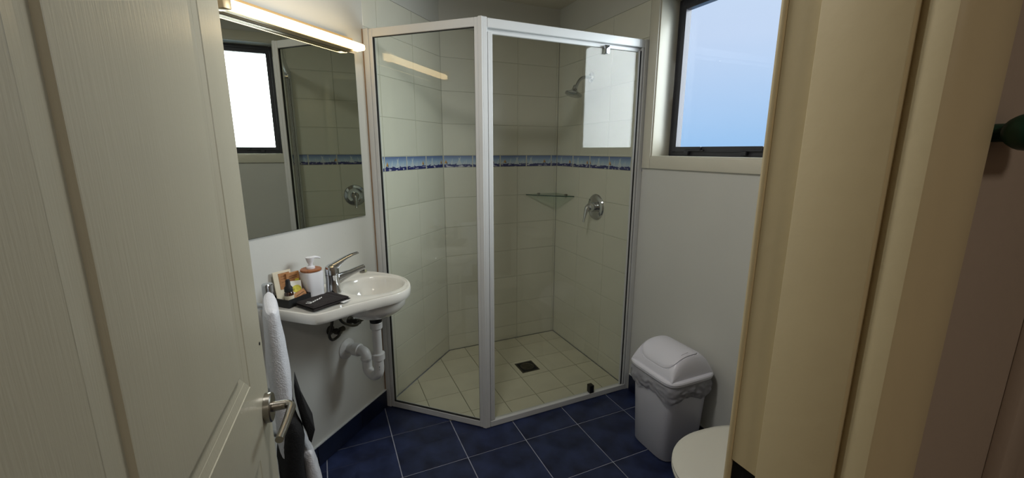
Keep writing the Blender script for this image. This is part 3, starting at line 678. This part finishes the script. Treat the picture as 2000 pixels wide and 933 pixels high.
# ------------------------------------------------------------------ towel rail
px, py = -.204, 1.640
tr = thing('towel_rail', 'chrome swivel towel rail fixed to the wall left of the basin', 'towel rail', (px, py, .30))
bm = bmesh.new(); lathe(bm, [(.014, 0), (.0165, .003), (.0165, .575), (.0185, .577), (.0185, .637), (.016, .640), (0, .640)], 24); meshobj('pole', bm, M['chrome'], tr, 30)
for z in (.85, .51, .33):
    bm = bmesh.new(); q = Vector((-r45, r45, 0))
    tube(bm, [Vector((0, 0, z-.30)), q*.05+Vector((0, 0, z-.30)), q*.098+Vector((0, 0, z-.30))], .011, 14, 2); meshobj('wall_bracket', bm, M['chrome'], tr, 40)
arms = [(.905, Vector((.034, -.25))), (.53, Vector((.042, -.26))), (.40, Vector((.060, -.24)))]
for z, v in arms:
    bm = bmesh.new(); tube(bm, [Vector((0, 0, z-.30)), Vector((v.x*.5, v.y*.5, z-.30)), Vector((v.x, v.y, z-.30))], .007, 12, 2); meshobj('swing_arm', bm, M['chrome'], tr, 40)
def hang(name, label, mt, base, dirv, prof, z_top, L0, L1_, cat='towel', wr=.004, seed=0, bot=None):
    """prof: list of (z, centre shift across, half width across)"""
    t = thing(name, label, cat, (base[0], base[1], z_top))
    d = Vector((dirv[0], dirv[1])).normalized(); nrm = Vector((-d.y, d.x))
    if nrm.x < 0: nrm = -nrm
    bm = bmesh.new(); rings = []; n = 44; zs = []
    for k in range(len(prof)-1):
        for j in range(6):
            f = j/6; a, b = prof[k], prof[k+1]; zs.append(tuple(a[i]*(1-f)+b[i]*f for i in range(3)))
    zs.append(prof[-1])
    half = (L1_-L0)/2; mid = (L0+L1_)/2
    for z, sh_, hw in zs:
        ring_ = []
        for (x, y, _) in srect(0, 0, 0, 1, 1, 3.2, n):
            al = mid+x*half*(1-.04*max(0, 1-(z_top-z)/.03)); ac = sh_+y*hw
            q = noise.noise(Vector((al*14+seed, ac*30, z*9)))*wr + noise.noise(Vector((al*60, z*50, seed)))*wr*.25
            ac += q*(min(1, (z_top-z)/.05)); p2 = d*al+nrm*ac
            ring_.append((p2.x, p2.y, z-z_top+noise.noise(Vector((al*9, seed, 2)))*.006*(1 if z < z_top-.2 else 0)))
        rings.append(ring_)
    loft(bm, rings); normals(bm); meshobj('terry_cloth', bm, mt, t, 70); return t
hang('hand_towel', 'white terry hand towel folded over the top arm of the rail', M['towel'], (px, py), arms[0][1],
     [(.922, 0, .008), (.917, 0, .017), (.905, 0, .0215), (.87, -.001, .0235), (.80, .000, .028), (.70, .002, .032), (.60, .002, .031), (.52, -.002, .026), (.46, -.010, .017), (.43, -.013, .012)], .921, .035, .27, seed=3)
hang('bath_towel', 'black bath towel draped over the middle arm of the rail', M['btowel'], (px, py), arms[1][1],
     [(.560, .010, .006), (.552, .010, .016), (.53, .010, .024), (.47, .008, .034), (.40, .004, .036), (.30, .003, .037), (.18, .003, .036), (.10, .003, .034)], .560, .03, .30, wr=.008, seed=11)
hang('bath_towel', 'white bath towel low behind the black towel', M['towel'], (px, py), arms[2][1],
     [(.418, .030, .004), (.412, .030, .012), (.40, .030, .018), (.34, .034, .026), (.25, .040, .030), (.15, .043, .030), (.08, .043, .028)], .418, .05, .28, wr=.006, seed=21)
bf = thing('face_towel', 'black folded face towel with pointed corner hanging beside the white towel', 'towel', (px, py, .60))
bm = bmesh.new(); d = arms[1][1].normalized(); nrm = Vector((-d.y, d.x)); nrm = nrm if nrm.x > 0 else -nrm
pts = [(.26, .042, .64), (.26, .058, .56), (.26, .080, .49), (.26, .062, .445), (.26, .052, .46), (.26, .036, .58)]
rings = []
for al in (.10, .16, .22, .26):
    rings.append([((d*al+nrm*(c+.004*math.sin(al*40+c*90)))[0], (d*al+nrm*(c+.003*math.sin(al*50)))[1], z-.60) for _, c, z in pts])
loft(bm, rings); normals(bm); bevel(bm, .003, 2); meshobj('terry_cloth', bm, M['btowel'], bf, 60)

# ------------------------------------------------------------------ bin
bn = thing('swing_top_bin', 'white plastic swing top bin standing under the window', 'bin', (1.425, 1.345, 0))
bm = bmesh.new()
prof = [(.0, .104, .110), (.006, .110, .116), (.38, .126, .134), (.395, .130, .138)]
loft(bm, [srect(0, 0, z, a, b, 5, 96) for z, a, b in prof]); meshobj('bin_body', bm, M['bin'], bn, 50)
bm = bmesh.new(); rings = []
for k in range(15):
    f = k/14; z = .397-.075*f
    rg = []
    base = srect(0, 0, z, .127, .135, 7, 144)
    for i, (x, y, zz_) in enumerate(base):
        t = i/144; drop = .012*math.sin(2*pi*t*5+1)+.010*noise.noise(Vector((math.cos(2*pi*t)*4, math.sin(2*pi*t)*4, 2)))
        a = .004+.010*math.sin(pi*f)**.7*(.6+.8*abs(noise.noise(Vector((x*28, y*28, z*34)))))+.006*noise.noise(Vector((x*60, y*60, z*70)))
        r = math.hypot(x, y); q = 1+a/r
        rg.append((x*q, y*q, z-drop*f+.004*noise.noise(Vector((x*50, y*50, 7)))))
    rings.append(rg)
loft(bm, rings, cap0=False, cap1=False)
bmesh.ops.solidify(bm, geom=list(bm.faces), thickness=.001); meshobj('bin_liner', bm, M['liner'], bn, 80)['kind'] = 'part'
del bpy.data.objects['bin_liner']['kind']
bm = bmesh.new()
loft(bm, [srect(0, 0, z, a, b, 6, 72) for z, a, b in ((.398, .133, .141), (.400, .138, .146), (.412, .140, .148), (.418, .137, .145), (.421, .131, .139), (.421, .10, .10))]); meshobj('lid_rim', bm, M['bin'], bn, 35)
A_, B_, HT = .122, .130, .105
def dome(x, y):
    u = min(1, abs(x)/A_); v = min(1, abs(y)/B_)
    hx = (1-u**2.3)**.62; hy = (1-v**9)**.5
    return HT*hx*hy
def in_flap(x, y, a0, a1, b):   # flap covers from x=a0 to a1
    cx, ax = (a0+a1)/2, (a1-a0)/2; return (abs((x-cx)/ax)**5+abs(y/b)**5) < 1
N = 90; bm = bmesh.new(); G = [[None]*(N+1) for _ in range(N+1)]
for i in range(N+1):
    for j in range(N+1):
        x = -A_+2*A_*i/N; y = -B_+2*B_*j/N
        # cosine spacing for crisp edges
        x = -A_*math.cos(pi*i/N); y = -B_*math.cos(pi*j/N)
        z = .4205+dome(x, y)-(.0065 if in_flap(x, y, -.114, .066, .108) else 0)
        G[i][j] = bm.verts.new((x, y, z))
for i in range(N):
    for j in range(N): bm.faces.new((G[i][j], G[i+1][j], G[i+1][j+1], G[i][j+1]))
meshobj('lid_dome', bm, M['bin'], bn, 60)
bm = bmesh.new(); K, Rn = 72, 12; rows = []
cx, ax = (-.114+.066)/2, (.066+.114)/2-.0030
for k in range(Rn+1):
    f = k/Rn; rows.append([(p[0], p[1], .4205+dome(p[0], p[1])+.0012*(1-f**10)-.0008) for p in srect(cx, 0, 0, max(ax*f, .0005), max(.1050*f, .0005), 5, K)])
rows.append([(p[0], p[1], .4205+dome(p[0], p[1])-.003) for p in srect(cx, 0, 0, ax, .1050, 5, K)])
loft(bm, rows, cap0=True, cap1=False); normals(bm); meshobj('swing_flap', bm, M['bin'], bn, 50)
bm = bmesh.new(); box(bm, cx-.018, cx+.018, -.094, -.0915, 0, .002)
for v in bm.verts: v.co.z = .4205+dome(v.co.x, v.co.y)+.001+v.co.z
meshobj('flap_ridge', bm, M['bin'], bn)

# ------------------------------------------------------------------ toilet
to = thing('toilet', 'white toilet with closed lid, partly hidden by the door jamb', 'toilet', (1.15, .765, 0))
def egg(x_tip, x_back, hw, z, n=64, k=1.0):
    """outline in local coordinates, tip towards -x"""
    out = []; c = x_tip+(x_back-x_tip)*.5
    for i in range(n):
        t = 2*pi*i/n; cc, s_ = math.cos(t), math.sin(t)
        if cc < 0: x = c+cc*(c-x_tip); y = hw*s_
        else: p = 3.0; kk = (abs(cc)**p+abs(s_)**p)**(-1/p); x = c+cc*kk*(x_back-c); y = hw*s_*kk*(1-.06*cc)
        out.append((x, y, z))
    return out
bm = bmesh.new(); loft(bm, [egg(-.10, .22, .10, 0), egg(-.10, .22, .10, .03), egg(-.09, .22, .095, .12), egg(-.13, .22, .12, .22), egg(-.19, .23, .155, .31), egg(-.215, .23, .172, .36), egg(-.222, .23, .178, .385), egg(-.218, .23, .174, .392)]); normals(bm); meshobj('toilet_bowl', bm, M['ceramic'], to, 50)
bm = bmesh.new(); loft(bm, [egg(-.222, .215, .180, .3925), egg(-.227, .215, .184, .396), egg(-.227, .215, .184, .402), egg(-.222, .215, .180, .405)]); normals(bm); meshobj('toilet_seat', bm, M['seat'], to, 35)
bm = bmesh.new(); loft(bm, [egg(-.220, .212, .178, .4055), egg(-.226, .212, .184, .408), egg(-.226, .212, .184, .414), egg(-.218, .212, .178, .4185), egg(-.19, .205, .155, .4215), egg(-.10, .18, .08, .4225)]); normals(bm); meshobj('toilet_lid', bm, M['seat'], to, 50)
boxobj('cistern', (.235, .425, -.19, .175, .37, .76), M['ceramic'], to, .015, 4)
boxobj('cistern_lid', (.228, .428, -.197, .182, .762, .79), M['ceramic'], to, .008, 3)
bm = bmesh.new(); lathe(bm, [(.02, .79), (.02, .796), (0, .797)], 20, 'z', (.33, -.01, 0)); meshobj('flush_button', bm, M['chrome'], to, 30)

# ------------------------------------------------------------------ door
dd = Vector((.073, .997, 0)).normalized(); nd = Vector((dd.y, -dd.x, 0)); P0_ = Vector((-.130, .828, 0))
drz = math.atan2(dd.y, dd.x)      # local +x = dd ; local +y = -nd (away from the visible side)
DW0, DW1, DT = -.568, .034, .036
d1 = bmesh.new()
SR, SLf = -.075, -.462           # moulding outer edges of the upper/lower panels
ZL0, ZL1, ZU0, ZU1 = .22, .878, 1.016, 1.86
box(d1, DW0, SLf, 0, DT, .008, 2.0); box(d1, SR, DW1, 0, DT, .008, 2.0)
for a, b in ((.008, ZL0), (ZL1, ZU0), (ZU1, 2.0)): box(d1, SLf, SR, 0, DT, a, b)
door1 = struct(meshobj('door_1', d1, M['door'], loc=(P0_.x, P0_.y, 0), rz=drz))
def raised_panel(z0, z1):
    bm = bmesh.new()
    pr = [(0, .0), (.0015, .0012), (.003, .0010), (.018, .0028), (.0185, .0031), (.036, .0050), (.0385, .0052), (.0415, .0006), (.043, .0004)]
    rg = []
    for i, dp_ in pr:
        fi = i if i <= .034 else i
        rg.append([(SLf+i, dp_, z0+i), (SR-i, dp_, z0+i), (SR-i, dp_, z1-i), (SLf+i, dp_, z1-i)])
    loft(bm, rg, cap0=False, cap1=True)
    box(bm, SLf, SR, DT-.014, DT-.004, z0, z1)
    meshobj('door_panel', bm, M['door'], door1)
raised_panel(ZL0, ZL1); raised_panel(ZU0, ZU1)
hz = .93
bm = bmesh.new(); lathe(bm, [(.0, 0), (.0272, .0003), (.0272, .010), (.0255, .012), (0, .012)], 32, '-y', (0, 0, hz)); normals(bm); rose = meshobj('door_handle', bm, M['satin'], door1, 35)
bm = bmesh.new(); tube(bm, [(0, -.009, hz), (0, -.022, hz), (-.001, -.036, hz), (-.012, -.0445, hz), (-.035, -.044, hz), (-.065, -.042, hz-.001), (-.105, -.038, hz-.002)], [.0095, .0088, .0085, .0078, .0072, .0068, .0066], 18); normals(bm); meshobj('lever', bm, M['satin'], rose, 45)
bm = bmesh.new(); lathe(bm, [(0, 0), (.003, .0002), (.003, .001), (0, .0012)], 12, '-y', (.015, 0, 1.052)); normals(bm); meshobj('screw_hole', bm, M['hole_shade'], door1)
bm = bmesh.new(); box(bm, DW1, DW1+.0008, .006, .030, hz-.08, hz+.08); meshobj('latch_plate', bm, M['satin'], door1)

# ------------------------------------------------------------------ right jamb of the doorway
JX = .455
t1 = bmesh.new(); box(t1, JX, JX+.05, .207, .284, 0, 2.03); bevel(t1, .0015, 2); struct(meshobj('trim_1', t1, M['jamb'], smooth=35))          # door stop
t2 = bmesh.new(); box(t2, JX+.010, JX+.05, .284, .323, 0, .90); box(t2, JX+.010, JX+.05, .284, .323, 1.001, 2.03)
box(t2, JX+.018, JX+.05, .284, .323, .90, 1.001); tj = struct(meshobj('trim_2', t2, M['jamb']))                                                  # rebate with a mortice
boxobj('mortice_shade', (JX+.0125, JX+.018, .2845, .3225, .901, 1.0005), M['hole_shade'], tj)  # shallow black block painted as the shade inside the latch mortice
t3 = bmesh.new(); box(t3, JX+.007, JX+.07, .3235, .331, 0, 2.09); bevel(t3, .003, 2); struct(meshobj('trim_3', t3, M['jamb'], smooth=35))      # bathroom architrave
t4 = bmesh.new(); box(t4, JX+.008, JX+.05, .198, .207, 0, 2.03); struct(meshobj('trim_4', t4, M['jamb']))                                          # quirk
prof = [(0.003, .198), (0.001, .194), (0, .180), (.003, .176), (.012, .173), (.03, .168), (.05, .166), (.066, .168), (.070, .172), (.070, .20), (.003, .20)]
t5 = bmesh.new(); loft(t5, [[(JX+a, b, z) for a, b in prof] for z in (0, 2.1)]); normals(t5); struct(meshobj('trim_5', t5, M['jamb'], smooth=35))  # hall architrave
t6 = bmesh.new(); box(t6, .742, .80, .163, .178, 0, 2.2); bevel(t6, .002, 2); struct(meshobj('trim_6', t6, M['hallwall'], smooth=35))
t7 = bmesh.new(); box(t7, -.78, -.19, .17, .19, 0, .01); t7.free()
# left (hinge) jamb and head, out of frame
t8 = bmesh.new(); box(t8, -.235, -.205, .19, FY0, 0, 2.03); box(t8, -.205, .46, .19, FY0, 2.0, 2.03); struct(meshobj('trim_7', t8, M['jamb']))
# green peg
gk = thing('wall_peg', 'dark green rounded peg at the right edge beside the doorway', 'hook', (.553, .178, 1.416))
bm = bmesh.new(); tube(bm, [(0, 0, 0), (0, -.010, 0)], .008, 16, 1); meshobj('peg_stem', bm, M['green'], gk)
bm = bmesh.new(); lathe(bm, [(0, -.034), (.008, -.032), (.0135, -.026), (.0155, -.016), (.0155, .02), (.010, .028), (0, .03)], 24, 'x', (0, -.026, 0)); normals(bm); meshobj('peg_head', bm, M['green'], gk, 50)

# ceiling lamp (out of frame) that belongs to the ceiling light
cl = thing('ceiling_lamp', 'flat round white ceiling lamp in the middle of the bathroom', 'lamp', (.25, 1.05, CH))
bm = bmesh.new(); lathe(bm, [(.15, -.001), (.15, -.03), (.14, -.035), (.13, -.03), (.13, -.02), (0, -.02)], 40); meshobj('lamp_ring', bm, M['dispenser'], cl, 30)
